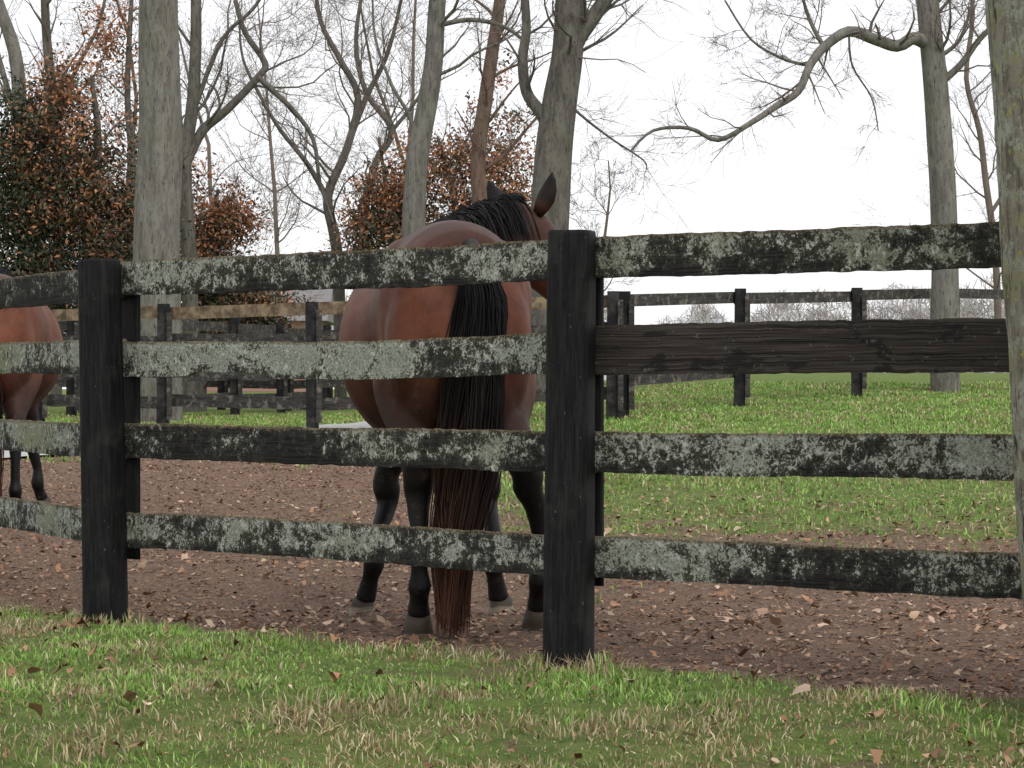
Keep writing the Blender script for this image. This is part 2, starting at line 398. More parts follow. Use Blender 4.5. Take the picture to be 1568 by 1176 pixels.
RT=[1.42,1.108,.772,.414]; RH=.138
amount={(2,0):.50,(2,1):.80,(2,2):.22,(2,3):.62,(3,0):.42,(3,2):.48,(3,3):.5,(1,0):.1,(1,1):.85,(1,2):.75,(1,3):.85}
green={(2,3):.6,(1,1):.9,(1,2):.8,(1,3):.6,(3,0):.6,(2,2):.4,(3,3):.2}
for k in range(len(FP)-1):
    a,b=FP[k],FP[k+1]; u,n=seg_frame(a,b)
    for r in range(4):
        mb=MB(); L=(b-a).length; N=150; th=.0125
        bare=(k==3 and r==1)
        H=RH*(1.2 if bare else 1.0); top=RT[r]+(.012 if bare else 0)
        seed=k*5.3+r*1.9+2
        lift=[rng.uniform(-.006,.006),rng.uniform(-.006,.006)]
        bow=rng.uniform(-.010,.010)
        if (k,r)==(2,1): bow=-.014
        if (k,r)==(2,0): bow=-.004; lift=[.004,-.004]
        am=amount.get((k,r),.5); gn=green.get((k,r),.15)
        prof=[(-1,0),(-1,.04),(-1,.2),(-1,.4),(-1,.6),(-1,.8),(-1,.95),(-.75,1),(.75,1),(1,.95),(1,.5),(1,.05),(.75,0),(-.75,0)]
        for i in range(N+1):
            t_=i/N; s_=t_*L
            q=a.lerp(b,t_)
            zc=top+lift[0]*(1-t_)+lift[1]*t_+bow*math.sin(math.pi*t_)+.004*(float(vn(s_,seed,1.8))-.5)*2
            e1=.003*(float(vn(s_,seed,7))-.5)+.005*(float(vn(s_,seed,40))-.5); e2=.004*(float(vn(s_,seed+3,5))-.5)+.005*(float(vn(s_,seed+5,35))-.5)
            if (k,r)==(2,1): e2+=.02*float(sstep(.16,.2,t_)*sstep(.38,.33,t_))
            off=.068+.002+th
            for (w,h) in prof:
                hh=zc-H+e2+(H+e1-e2)*h
                o=off+w*th+.002*(float(vn(s_,h*3+seed,5))-.5)
                mb.v.append((q.x+n.x*o,q.y+n.y*o,hh)); mb.c.append((h,am,gn)); mb.u.append((s_+seed,h*H+seed,w*th+seed))
        K=len(prof)
        for i in range(N):
            for j in range(K):
                j2=(j+1)%K; mb.f.append((i*K+j,(i+1)*K+j,(i+1)*K+j2,i*K+j2)); mb.m.append(0)
        mb.f.append(tuple(range(K))); mb.m.append(0); mb.f.append(tuple(N*K+j for j in reversed(range(K)))); mb.m.append(0)
        o=mb.obj('rail_%d_%d'%(k+1,r+1),[M_bare if bare else M_rail],fence,smooth=True)
        try: o.data.set_sharp_from_angle(angle=math.radians(40))
        except Exception: pass

# ------------------------------------------------------------------ far fences
def far_fence(name, posts, rails, hh=1.42, rmat=0, pw=.065, rh=.07):
    mb=MB()
    for k,(px,d) in enumerate(posts):
        x=(px-784)/FPX*d; z=float(gz(x,d))
        lean=rng.uniform(-.01,.01)
        mb.box(Vector((x,d,z+hh/2-.05)),Vector((pw,0,0)),Vector((0,.06,0)),Vector((lean,0,hh/2+.05)),mi=1,us=k*2.)
        mb.box(Vector((x+pw+.02,d-.10,z+hh/2)),Vector((.03,0,0)),Vector((0,.012,0)),Vector((0,0,hh/2-.1)),mi=0,us=k*2.+1)
    for k in range(len(posts)-1):
        (pa,da),(pb,db)=posts[k],posts[k+1]
        a=Vector(((pa-784)/FPX*da,da,0)); b=Vector(((pb-784)/FPX*db,db,0)); a.z=float(gz(a.x,a.y)); b.z=float(gz(b.x,b.y))
        u=(b-a); L=u.length; nn=Vector((-u.y,u.x,0)).normalized(); 
        if nn.y>0: nn=-nn
        for r,h in enumerate(rails):
            j1=rng.uniform(-.02,.02); j2=rng.uniform(-.02,.02)
            p=a+Vector((0,0,h-rh+j1)); q=b+Vector((0,0,h-rh+j2)); c=(p+q)/2-nn*.075
            mb.box(c,(q-p)/2,nn*.013,Vector((0,0,rh)),mi=rmat if r==0 else 0,us=k*3.+r)
    return mb.obj(name,[M_far,M_fpost,M_sunlit],smooth=False)
far_fence('wooden_fence',[(955,27.2),(1133,29.6),(1312,31.8),(1455,34.2),(1570,36.5),(1680,39),(1790,42)],[1.38,.93,.5])
far_fence('wooden_fence',[(-260,31),(-110,30),(60,29),(250,27.8),(478,26.6),(715,26.6),(938,27.0)],[1.40,1.07,.72,.38],rmat=2)
far_fence('wooden_fence',[(20,42),(150,41.5),(240,41),(340,40.5),(440,40),(560,41),(680,42),(800,43)],[1.3,.9,.5],rmat=0)
far_fence('wooden_fence',[(-40,35),(110,34),(262,32.5),(360,35),(430,38),(500,41)],[1.35,1.0,.65,.32],rmat=0)

# ------------------------------------------------------------------ trees  (material 0 bark, 1 twigs)
def grow(mb,p,d,r,L,lvl,up=.08,wig=.2,k=4,rmin=.002):
    n=max(3,min(8,int(L/.18))); pts=[p.copy()]; rad=[r]; dirs=[d.copy()]
    for i in range(n):
        d=(d+Vector((rng.gauss(0,wig),rng.gauss(0,wig),rng.gauss(0,wig)+up))).normalized()
        p=p+d*(L/n); pts.append(p.copy()); dirs.append(d.copy()); rad.append(max(rmin,r*(1-.75*(i+1)/n)))
    mb.tube(pts,rad,5 if r>.025 else 3,(1,1,1),0 if r>.02 else 1,False)
    if lvl<=0: return
    for j in range(k):
        t_=rng.uniform(.15,1); i=min(n,int(t_*n)); base=pts[i]
        ax=dirs[i].cross(Vector((rng.gauss(0,1),rng.gauss(0,1),rng.gauss(0,1))))
        if ax.length<1e-4: continue
        nd=Matrix.Rotation(math.radians(rng.uniform(22,58)),3,ax.normalized())@dirs[i]
        grow(mb,base,nd,max(rmin,rad[i]*rng.uniform(.4,.62)),L*rng.uniform(.4,.7),lvl-1,up,wig,k,rmin)
def smooth_path(pts,rad,sub=4):
    P2=[];R2=[]; n=len(pts)
    for i in range(n-1):
        p0=pts[max(i-1,0)];p1=pts[i];p2=pts[i+1];p3=pts[min(i+2,n-1)]
        for s in range(sub):
            t_=s/sub
            q=.5*((2*p1)+(p2-p0)*t_+(2*p0-5*p1+4*p2-p3)*t_*t_+(3*p1-p0-3*p2+p3)*t_**3)
            P2.append(q);R2.append(rad[i]*(1-t_)+rad[i+1]*t_)
    P2.append(pts[-1]);R2.append(rad[-1]); return P2,R2
def limb(mb,path,d,w0,w1,kids=0,kl=1.6,lvl=2,sides=10,k=4,tmin=.1,dd=0,up=.05,kr=.35,wig=.2):
    n=len(path); pts=[P(q[0],q[1],d+dd*i/(n-1)) for i,q in enumerate(path)]
    rad=[(w0+(w1-w0)*i/(n-1))/2/FPX*d for i in range(n)]
    pts,rad=smooth_path(pts,rad)
    o=rng.random()*50
    def rf(i,an,L): return 1+.12*(float(vn(an*1.5,L*1.2,1,o))-.5)
    mb.tube(pts,rad,sides,(1,1,1),0,False,rfn=rf)
    for j in range(kids):
        t_=tmin+(1-tmin)*(j+rng.random())/kids; i=min(len(pts)-2,int(t_*(len(pts)-1)))
        tn=(pts[i+1]-pts[i]).normalized()
        ax=tn.cross(Vector((rng.gauss(0,1),rng.gauss(0,1),rng.gauss(0,.6)))).normalized()
        nd=Matrix.Rotation(math.radians(rng.uniform(30,70)),3,ax)@tn
        grow(mb,pts[i],nd,max(.005,min(rad[i]*kr,.028)),kl*rng.uniform(.6,1.3),lvl,up,wig,k)
def base(px,d):
    x=(px-784)/FPX*d; return (px,HZ-(float(gz(x,d))-.1-CAMZ)*FPX/d)
def tree(mb,name,bark): return mb.obj(name,[bark,M_twig])
mb=MB()
limb(mb,[base(240,31),(240,480),(240,390),(241,300),(246,200),(243,100),(242,0),(246,-150),(240,-350),(235,-600)],31,80,50,7,2.0,2,20,tmin=.68)
tree(mb,'bare_tree',M_bark)
mb=MB()
limb(mb,[base(292,38),(290,400),(282,260),(296,150),(300,0),(290,-200),(300,-400)],38,26,12,9,2.0,2,tmin=.3)
limb(mb,[(284,250),(310,200),(345,170),(395,118),(405,95),(375,50),(360,0)],38,17,7,9,1.6,3,8,dd=.5)
limb(mb,[(395,118),(450,170),(480,215),(490,280),(510,340)],38,9,4,6,1.0,3,6)
limb(mb,[(300,160),(340,60),(390,10),(430,-60)],38,8,4,6,1.6,3,6)
tree(mb,'bare_tree',M_bark2)
mb=MB()
limb(mb,[base(45,40),(42,400),(38,250),(30,160),(22,80),(-4,0),(-30,-100)],40,30,15,8,1.8,2,tmin=.25)
limb(mb,[(40,240),(15,150),(-10,60)],40,12,7,5,1.4,2)
tree(mb,'bare_tree',M_bark)
mb=MB()
limb(mb,[base(85,44),(90,300),(80,150),(70,40),(66,-80),(60,-200)],44,20,10,8,1.8,2,tmin=.3)
limb(mb,[(84,200),(110,120),(150,40),(165,-30)],44,8,4,5,1.5,3)
tree(mb,'bare_tree',M_bark2)
mb=MB()
limb(mb,[base(522,42),(518,420),(512,360),(502,300),(530,230),(548,150),(520,90),(490,30),(480,-50)],42,20,5,12,1.6,3,tmin=.25)
limb(mb,[(505,310),(470,250),(430,200),(400,150),(372,90),(366,30)],42,9,3,9,1.4,3)
limb(mb,[(530,230),(560,150),(590,90),(610,20),(620,-40)],42,10,4,9,1.4,3)
tree(mb,'bare_tree',M_bark2)
mb=MB()
limb(mb,[base(552,48),(556,350),(575,250),(600,200),(560,140),(545,60),(560,-40)],48,15,5,11,1.8,3,tmin=.2)
limb(mb,[(600,200),(640,150),(655,110)],48,7,3,4,1.3,2)
tree(mb,'bare_tree',M_bark2)
mb=MB()
limb(mb,[base(635,33),(634,420),(634,330),(640,240),(656,150),(664,90),(668,30),(674,-60),(680,-250),(690,-450)],33,40,20,8,1.6,2,14,tmin=.45)
limb(mb,[(666,40),(720,30),(770,40),(800,60)],33,9,5,4,1.0,2,7)
limb(mb,[(642,235),(628,180),(600,130),(575,60),(570,-10)],33,7,3,6,1.0,2,6)
tree(mb,'bare_tree',M_bark)
mb=MB()
limb(mb,[base(842,31),(840,430),(842,330),(848,230),(858,150),(868,90),(872,30),(874,-40),(880,-200),(890,-400)],31,66,36,8,1.8,2,16,tmin=.5)
limb(mb,[(845,200),(826,170),(806,140),(800,90),(806,40),(800,-40)],31,22,12,5,1.2,2,9)
limb(mb,[(866,100),(884,60),(905,30),(935,-15),(960,-70)],31,28,20,5,1.4,2,9)
limb(mb,[(860,150),(900,185),(940,215),(985,245),(990,260)],31,5,2,7,.8,2,5)
tree(mb,'bare_tree',M_bark2)
mb=MB()
limb(mb,[base(738,37),(736,350),(732,240),(742,160),(752,90),(764,10),(775,-80)],37,28,16,10,1.4,3,10,tmin=.25)
limb(mb,[(736,262),(770,240),(800,205),(830,170)],37,8,4,5,1.1,2,6)
tree(mb,'vine_covered_tree',M_barkr)
mb=MB()
limb(mb,[base(1448,33),(1447,500),(1447,430),(1444,300),(1438,190),(1432,110),(1424,40),(1418,-30),(1410,-200)],33,46,32,5,1.4,2,16,tmin=.66)
limb(mb,[(1428,72),(1400,58),(1375,70),(1340,60),(1300,48),(1262,72),(1240,100),(1222,140),(1185,165),(1150,188),(1100,214),(1055,196),(1000,200),(965,232)],33,22,3,20,.8,2,9,up=0,tmin=.15,dd=-1.5,k=5)
limb(mb,[(1262,72),(1240,30),(1225,-20)],33,8,4,6,1.0,3,6)
limb(mb,[(1300,50),(1305,100),(1335,150),(1345,200)],33,4,2,6,.6,2,5,up=-.05)
limb(mb,[(1436,130),(1470,100),(1500,60),(1540,20),(1570,-20)],33,13,5,8,1.1,2,7)
limb(mb,[(1434,90),(1470,60),(1490,0)],33,9,4,6,1.1,3,6)
limb(mb,[(1240,100),(1200,90),(1150,60),(1110,0)],33,6,3,9,.9,3,5,up=0)
tree(mb,'bare_tree',M_bark)
mb=MB()
limb(mb,[base(1530,46),(1525,400),(1510,280),(1500,200),(1480,120),(1490,20),(1480,-80)],46,12,6,15,1.7,3,tmin=.1)
limb(mb,[(1515,330),(1560,260),(1600,200)],46,7,3,9,1.6,3)
tree(mb,'bare_tree',M_twig)
for (px,d,h,kk) in [(200,60,12,4),(360,58,10,8),(440,64,11,8),(590,60,12,7),(700,60,11,5),(915,66,6,7),(1610,60,9,8),(160,55,11,5)]:
    mb=MB(); x=(px-784)/FPX*d; z=float(gz(x,d)); p=Vector((x,d,z-.1))
    pts=[p]; rad=[.09]; dd=Vector((0,0,1))
    for i in range(8):
        dd=(dd+Vector((rng.gauss(0,.12),rng.gauss(0,.12),.1))).normalized(); pts.append(pts[-1]+dd*h/8); rad.append(.09*(1-.1*(i+1)))
    mb.tube(pts,rad,7,(1,1,1),0,False)
    for j in range(kk+5):
        i=rng.randint(2,8); nd=Vector((rng.gauss(0,1),rng.gauss(0,1),.9)).normalized()
        grow(mb,pts[i],nd,rad[i]*.4,h*rng.uniform(.15,.27),3,.07,.2,4,.004)
    tree(mb,'slender_tree',M_twig)

def foliage(name,blobs,d,lsize,trunks,dthick=1.0,mult=1.9):
    Vs=[];Cs=[]; rs2=np.random.RandomState(int(blobs[0][0])+5)
    Gp=np.array([[.035,.050,.026],[.05,.066,.032],[.07,.083,.045],[.02,.03,.016]]); Rp=np.array([[.28,.12,.06],[.40,.18,.09],[.19,.09,.055],[.48,.22,.11]]); Bp=np.array([[.16,.12,.085],[.23,.17,.13],[.10,.075,.058]])
    for (cx,cy,rx,ry,n,g,rr) in blobs:
        n=int(n*mult)
        c=P(cx,cy,d); sx,sz=rx/FPX*d,ry/FPX*d; sy=min(sx,sz)*dthick
        nc=max(4,int(n/48))
        th=rs2.rand(nc)*6.283; ph=np.arccos(rs2.uniform(-1,1,nc)); R=rs2.rand(nc)**.5*(.75+.45*rs2.rand(nc))
        cc=np.stack([c.x+sx*R*np.sin(ph)*np.cos(th),c.y+sy*R*np.sin(ph)*np.sin(th),c.z+sz*R*np.cos(ph)],1)
        kind=rs2.rand(nc); br=.55+.9*rs2.rand(nc)
        idx=rs2.randint(0,nc,n); pos=cc[idx]+rs2.randn(n,3)*(.11+.08*rs2.rand(n))[:,None]*np.array([1,1,.8])
        col=np.empty((n,3)); kd=kind[idx]+rs2.randn(n)*.12
        a=kd<g; b=(kd>=g)&(kd<g+rr); e=~(a|b)
        col[a]=Gp[rs2.randint(0,4,a.sum())]; col[b]=Rp[rs2.randint(0,4,b.sum())]; col[e]=Bp[rs2.randint(0,3,e.sum())]
        col*=(br[idx]*(.7+.6*rs2.rand(n)))[:,None]
        u=rs2.randn(n,3); u/=np.linalg.norm(u,axis=1)[:,None]; w=np.cross(u,rs2.randn(n,3)); w/=np.linalg.norm(w,axis=1)[:,None]
        s=(lsize*(.5+.8*rs2.rand(n)))[:,None]
        q=np.stack([pos-u*s,pos+w*s*.42,pos+u*s,pos-w*s*.42],1)
        Vs.append(q.reshape(-1,3)); Cs.append(np.repeat(col[:,None],4,1).reshape(-1,3))
    V=np.concatenate(Vs); C=np.concatenate(Cs); F=np.arange(len(V)).reshape(-1,4)
    root=bpy.data.objects.new(name,None); scn.collection.objects.link(root)
    mesh_np('foliage',V,F,C,M_fol,root)
    mb=MB()
    for (path,w0,w1,kids) in trunks: limb(mb,[base(path[0][0],d)]+path[1:],d,w0,w1,kids,1.1,2,8)
    mb.obj('trunk_and_limbs',[M_bark2,M_twig],root)
foliage('holly_tree',[(25,320,85,160,6500,.85,.04),(90,260,85,140,4800,.38,.42),(150,320,85,150,5500,.42,.33),(110,150,70,70,900,.05,.85),(60,170,50,60,500,.3,.55),(15,210,50,80,1300,.9,.03),(185,400,75,100,4000,.45,.22),(50,440,110,90,5500,.65,.1)],36,.042,
  [([(60,0),(60,350),(70,200),(80,120)],26,8,12),([(130,0),(135,350),(150,220),(140,120)],22,6,14)])
foliage('copper_leaf_tree',[(300,430,75,85,4200,.35,.25),(320,360,60,60,2200,.2,.55),(350,315,34,28,520,.0,.97),(375,350,32,30,330,.0,.95),(290,285,35,45,300,.15,.6),(350,470,65,60,3000,.45,.2),(400,480,55,45,1500,.35,.25)],39,.042,
  [([(310,0),(312,420),(320,340),(335,290)],14,5,12)])
foliage('copper_leaf_tree',[(600,300,60,65,2100,.15,.6),(680,260,65,60,1700,.12,.65),(760,250,60,65,1700,.2,.6),(640,360,115,65,4600,.3,.45),(770,330,60,60,2600,.3,.45),(560,345,40,55,1100,.15,.55),(640,225,45,32,260,.0,.9)],41,.042,
  [([(700,0),(700,360),(690,280),(670,210)],16,5,12),([(600,0),(600,360),(590,280),(580,210)],12,4,10)])
foliage('oak_tree',[(190,90,75,120,1100,.0,.95),(155,60,45,60,500,0,.95),(765,110,30,50,180,0,.9),(790,180,30,40,180,.1,.8),(730,170,25,50,200,.1,.8)],43,.045,
  [([(205,0),(205,300),(195,150),(200,20),(205,-60)],14,5,14)],mult=1.2)

# distant treeline
V=[];C=[];rs3=np.random.RandomState(9)
for k in range(400):
    px=rs3.uniform(-900,2500); d=rs3.uniform(230,300)
    x=(px-784)/FPX*d; h=rs3.uniform(6,12)*(1.0 if px<900 or px>1350 else (.72 if px<1150 else .88)); z0=1.2
    n=int(420); a=rs3.rand(n)*6.283; r=h*.38*rs3.rand(n)**.5; zz=h*(.1+.9*rs3.rand(n)**.8); fall=np.sqrt(np.clip(1-((zz/h-.5)/.5)**2,0.02,1))
    p=np.stack([x+np.cos(a)*r*fall,d+np.sin(a)*r*fall,z0+zz],1)
    u=rs3.randn(n,3)*np.array([.5,.5,1]); u/=np.linalg.norm(u,axis=1)[:,None]; w=np.cross(u,rs3.randn(n,3)); w/=np.linalg.norm(w,axis=1)[:,None]
    L=(.5+.7*rs3.rand(n))[:,None]
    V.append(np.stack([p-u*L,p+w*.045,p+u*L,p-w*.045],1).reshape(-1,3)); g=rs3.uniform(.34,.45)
    C.append(np.tile(np.array([g,g*.93,g*.92]),(n*4,1)))  # pale grey-brown twigs, distance haze baked into the colour
V=np.concatenate(V);C=np.concatenate(C)
mesh_np('distant_tree_line',V,np.arange(len(V)).reshape(-1,4),C,attr_mat('hazed_distant_twigs',.9))

def house(name,px,d,w,dep,hw,hr,wall,roof):
    x=(px-784)/FPX*d; z=float(gz(x,d)); root=bpy.data.objects.new(name,None); scn.collection.objects.link(root)
    def m(nm,c):
        t=NT(nm); n=t.noise(t.obj(),3,4); t.col(t.mix(n,tuple(q*.8 for q in c),tuple(q*1.15 for q in c))); return t.mat
    b=MB(); b.box(Vector((x,d,z+hw/2)),Vector((w/2,0,0)),Vector((0,dep/2,0)),Vector((0,0,hw/2))); b.obj('walls',[m(name+'_wall',wall)],root,False)
    b=MB(); e=.3
    b.v=[(x-w/2-e,d-dep/2-e,z+hw),(x+w/2+e,d-dep/2-e,z+hw),(x+w/2+e,d+dep/2+e,z+hw),(x-w/2-e,d+dep/2+e,z+hw),(x-w/2-e,d,z+hw+hr),(x+w/2+e,d,z+hw+hr)]
    b.f=[(0,1,5,4),(2,3,4,5),(0,4,3),(1,2,5),(3,2,1,0)]; b.c=[(1,1,1)]*6; b.u=[(0,0,0)]*6; b.m=[0]*5; b.obj('roof',[m(name+'_roof',roof)],root,False)
    b=MB()
    for k in range(3): b.box(Vector((x-w*.33+k*w*.33,d-dep/2-.03,z+hw*.55)),Vector((w*.06,0,0)),Vector((0,.05,0)),Vector((0,0,hw*.18)))
    b.obj('windows',[m(name+'_glass',(.05,.06,.07))],root,False)
house('brick_house',405,85,4.2,5,2.4,1.3,(.36,.22,.18),(.2,.19,.19))
house('farmhouse',1075,240,3.5,6,4.6,2.2,(.7,.72,.75),(.5,.55,.6))

# ------------------------------------------------------------------ close trunk at the right edge
mb=MB(); pts=[];rad=[]
for z in np.linspace(-.3,5.0,190):
    x=np.interp(z,[-.3,0,.35,1.2,2.0,5],[1.80,1.785,1.73,1.66,1.605,1.45]); pts.append(Vector((x,6.86,z))); rad.append(float(np.interp(z,[-.3,.1,.5,5],[.34,.295,.285,.22])))
def rfb(i,an,L):
    ca,sa=math.cos(an),math.sin(an)
    return 1+.05*(float(vn(ca*2+5,sa*2+L*1.1,1,3))-.5)+.045*(float(vn(an*7,L*4,1,8))-.5)+.035*(float(vn(an*18,L*12,1,18))-.5)
mb.tube(pts,rad,120,(1,1,1),0,True,side=Vector((1,0,0)),rfn=rfb)
for j in range(5):
    grow(mb,Vector((1.5,6.86,3.6+j*.3)),Vector((rng.gauss(0,1),rng.gauss(0,1),.7)).normalized(),.06,1.8,2)
mb.obj('lichened_tree_trunk',[M_trunk,M_twig])

# ------------------------------------------------------------------ horses
def coat(name,zb=.62):
    t=NT(name); v=t.obj(); sep=t.n('ShaderNodeSeparateXYZ'); t.l(v,sep.inputs[0]); z=sep.outputs['Z']
    n=t.noise(v,3,4); nf=t.noise(t.mapp(v,(1,1,.25)),120,3,.7); n2=t.noise(v,9,4)
    c=t.mix(t.ss(n,.35,.65),(.082,.024,.012),(.150,.048,.022))
    c=t.mix(t.math('MULTIPLY',t.ss(t.math('ADD',z,t.math('MULTIPLY',n,.2)),1.44,1.60),.85),c,(.048,.023,.018))
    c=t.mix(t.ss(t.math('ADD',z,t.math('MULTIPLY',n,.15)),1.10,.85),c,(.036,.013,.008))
    zz=t.math('ADD',z,t.math('MULTIPLY',n2,.25))
    c=t.mix(t.ss(zz,zb+.24,zb+.08),c,(.006,.005,.005))
    c=t.mix(1.0,c,t.mix(nf,(.68,.68,.68),(1.34,1.34,1.34)),'MULTIPLY')
    dust=t.ss(t.noise(v,14,5,.75),.56,.68); c=t.mix(t.math('MULTIPLY',dust,.14),c,(.22,.15,.11))
    t.col(c); t.bump(nf,.4,.003); t.b.inputs['Roughness'].default_value=.58; t.b.inputs['Specular IOR Level'].default_value=.22
    return t.mat
M_coat=coat('bay_coat')
t=NT('horse_hair'); t.col(t.attr('col','Color')); t.b.inputs['Roughness'].default_value=.55; M_hair=t.mat
t=NT('hoof_horn'); v=t.obj(); n=t.noise(t.mapp(v,(1,1,8)),20,4); sp=t.n('ShaderNodeSeparateXYZ'); t.l(v,sp.inputs[0])
c=t.mix(n,(.035,.028,.022),(.085,.065,.05)); c=t.mix(t.ss(t.math('ADD',sp.outputs['Z'],t.math('MULTIPLY',n,.05)),.040,.015),c,(.34,.29,.23)); t.col(c); t.b.inputs['Roughness'].default_value=.6; M_hoof=t.mat
t=NT('eye_dark'); t.col((.01,.006,.005)); t.b.inputs['Roughness'].default_value=.08; M_eye=t.mat

def make_horse(name, loc, heading, mirror=1, hooves=None, sag=1.0):
    root=bpy.data.objects.new(name,None); scn.collection.objects.link(root)
    W=Vector
    m=mirror
    mb=MB()
    rings=[(-.04,-.03,1.20,.10,.12),(.01,-.02,1.17,.19,.25),(.09,-.01,1.17,.255,.335),(.22,0,1.185,.29,.365),(.38,0,1.20,.30,.365),(.52,.01,1.185,.305,.365),(.68,.02*sag,1.135,.34,.395),(.85,.035*sag,1.09,.38,.425),(1.02,.025*sag,1.08,.385,.43),(1.18,-.01,1.11,.35,.415),(1.32,-.04,1.15,.29,.415),(1.46,-.07,1.17,.25,.36),(1.56,-.09,1.17,.20,.27),(1.62,-.10,1.18,.12,.16)]
    pts=[];rad=[]
    for (f,l,z,hw,hh) in rings: pts.append(W((f,l*m,z))); rad.append((hw,hh))
    P2,R2=[],[]
    for i in range(len(pts)-1):
        for s in (0,.5):
            P2.append(pts[i].lerp(pts[i+1],s)); R2.append((rad[i][0]*(1-s)+rad[i+1][0]*s,rad[i][1]*(1-s)+rad[i+1][1]*s))
    P2.append(pts[-1]);R2.append(rad[-1])
    mb.tube(P2,R2,32,side=W((0,1,0)))
    for s in (1,-1):
        mb.ell((.14,.125*s,1.07),(.19,.155,.32)); mb.ell((.30,.165*s,1.24),(.24,.135,.22)); mb.ell((.33,.17*s,.97),(.19,.125,.24))
        mb.ell((1.38,.15*s-.07*m,1.12),(.17,.12,.30))
        mb.ell((.46,.17*s,1.40),(.14,.10,.10))
        mb.ell((.06,.115*s,.95),(.10,.10,.22))
    mb.ell((.08,0,1.16),(.12,.11,.26))
    mb.ell((.36,0,1.43),(.32,.17,.125)); mb.ell((1.30,-.05*m,1.50),(.24,.08,.10))
    hv=hooves
    def leg(pts,rad):
        p,r=smooth_path([W(q) for q in pts],rad,4); mb.tube(p,r,16)
    hoofs=[]
    for s,key in ((1,'hl'),(-1,'hr')):
        f,l,z=hv[key]; l0=.165*s
        lh=l0*.4+l*.6
        leg([(.34,l0,1.05),(.26,l0*1.02,.90),(.14,l0*.98,.78),(.03,l0*.6+l*.4,.66),(-.02+f*.2,lh,.60),(-.005+f*.2,lh,.545),(.01+f*.5,lh*.4+l*.6,.48),(f*.85,l,.36),(f*.9,l,.24),(f+.0,l,.195),(f+.03,l,.14),(f+.055,l,z+.075)],
            [.155,.145,.112,.070,.060,.058,.045,.033,.034,.047,.036,.050])
        mb.ell((-.055+f*.15,lh,.62),(.032,.026,.05)); mb.ell((f-.03,l,.185),(.025,.03,.03))
        hoofs.append((f+.065,l,z))
    for s,key in ((1,'fl'),(-1,'fr')):
        f,l,z=hv[key]; l0=.165*s-.05*m; lk=l0*.5+l*.5
        leg([(1.30,l0,1.0),(1.24,l0,.86),(1.24,l0,.72),(1.25,lk,.56),(1.255,lk,.49),(1.25,lk,.42),(f-.02,l*.75+lk*.25,.28),(f-.03,l*.95,.19),(f,l*1.0,.13),(f+.03,l+.02*s,z+.075)],
            [.13,.10,.078,.052,.062,.044,.032,.047,.036,.048])
        hoofs.append((f+.04,l+.03*s,z))
    N0=W((1.28,-.06*m,1.30)); N1=W((1.48,-.16*m,1.42)); N2=W((1.61,-.30*m,1.54)); N3=W((1.70,-.42*m,1.63)); N4=W((1.73,-.46*m,1.655))
    npth=[N0,N1,N2,N3,N4]; nr_=[(.17,.27),(.13,.22),(.112,.18),(.10,.14),(.085,.10)]
    pp,_=smooth_path(npth,[1]*5,4); rr=[]
    for i in range(len(pp)):
        t_=i/4; k=min(3,int(t_)); u=t_-k; rr.append((nr_[k][0]*(1-u)+nr_[k+1][0]*u,nr_[k][1]*(1-u)+nr_[k+1][1]*u))
    nd=W((N4.x-N0.x,N4.y-N0.y,0)).normalized(); sidev=W((-nd.y,nd.x,0))
    mb.tube(pp,rr,20,side=sidev)
    H0=W((1.71,-.45*m,1.67)); H1=W((1.91,-.70*m,1.23)); hd=(H1-H0); hdn=hd.normalized()
    hf=W((hd.x,hd.y,0)).normalized(); hside=W((-hf.y,hf.x,0)); hfront=hside.cross(hdn); 
    if hfront.dot(hf)<0: hfront=-hfront
    sec=[(0,.065,.065,.0),(.06,.095,.10,.0),(.2,.105,.135,-.02),(.38,.098,.145,-.03),(.55,.075,.112,-.01),(.72,.06,.082,0),(.88,.062,.074,0),(.97,.054,.059,-.005),(1.0,.03,.03,-.005)]
    mb.tube([H0+hd*a+hfront*o for a,b,c,o in sec],[(b,c) for a,b,c,o in sec],20,side=hside)
    body=mb.obj('body',[M_coat],root)
    rm=body.modifiers.new('remesh','REMESH'); rm.mode='VOXEL'; rm.voxel_size=.012; rm.use_smooth_shade=True
    sm=body.modifiers.new('smooth','SMOOTH'); sm.factor=.6; sm.iterations=9
    mb=MB()
    eside=W((hside.x*.4,hside.y,0)).normalized()
    for s in (1,-1):
        b0=H0+eside*(.08*s)+W((0,0,.035))-hf*.01; tip=W((0,0,.165))+eside*(.055*s)
        if s*m>0: tip=W((0,0,.135))+eside*(.085*s)
        e=[b0+tip*a+eside*(.012*s*math.sin(a*3.1)) for a in (-.12,.1,.3,.55,.8,1.0)]
        mb.tube(e,[(.026,.024),(.038,.026),(.044,.022),(.037,.016),(.021,.010),(.002,.002)],12,col=[(.045,.018,.010)]*2+[(.012,.008,.007)]*2+[(.004,.0035,.0035)]*2,side=eside)
    mb.obj('ears',[M_hair],root)
    mb=MB()
    for s in (1,-1): mb.ell(H0+hd*.33+hside*(.092*s)+hfront*.035,(.02,.02,.02),10,8)
    mb.obj('eyes',[M_eye],root)
    mb=MB()
    for (f,l,z) in hoofs:
        mb.tube([W((f+.012,l,z-.005)),W((f+.008,l,z+.012)),W((f-.01,l,z+.05)),W((f-.025,l,z+.078)),W((f-.03,l,z+.085))],[(.066,.058),(.067,.059),(.057,.050),(.050,.044),(.03,.03)],16,side=W((1,0,0)))
    mb.obj('hooves',[M_hoof],root)
    mb=MB(); r2=random.Random(5)
    locks=[(r2.random()*6.283,math.sqrt(r2.random()),r2.random()*6.28,r2.uniform(.62,1.0)) for _ in range(34)]
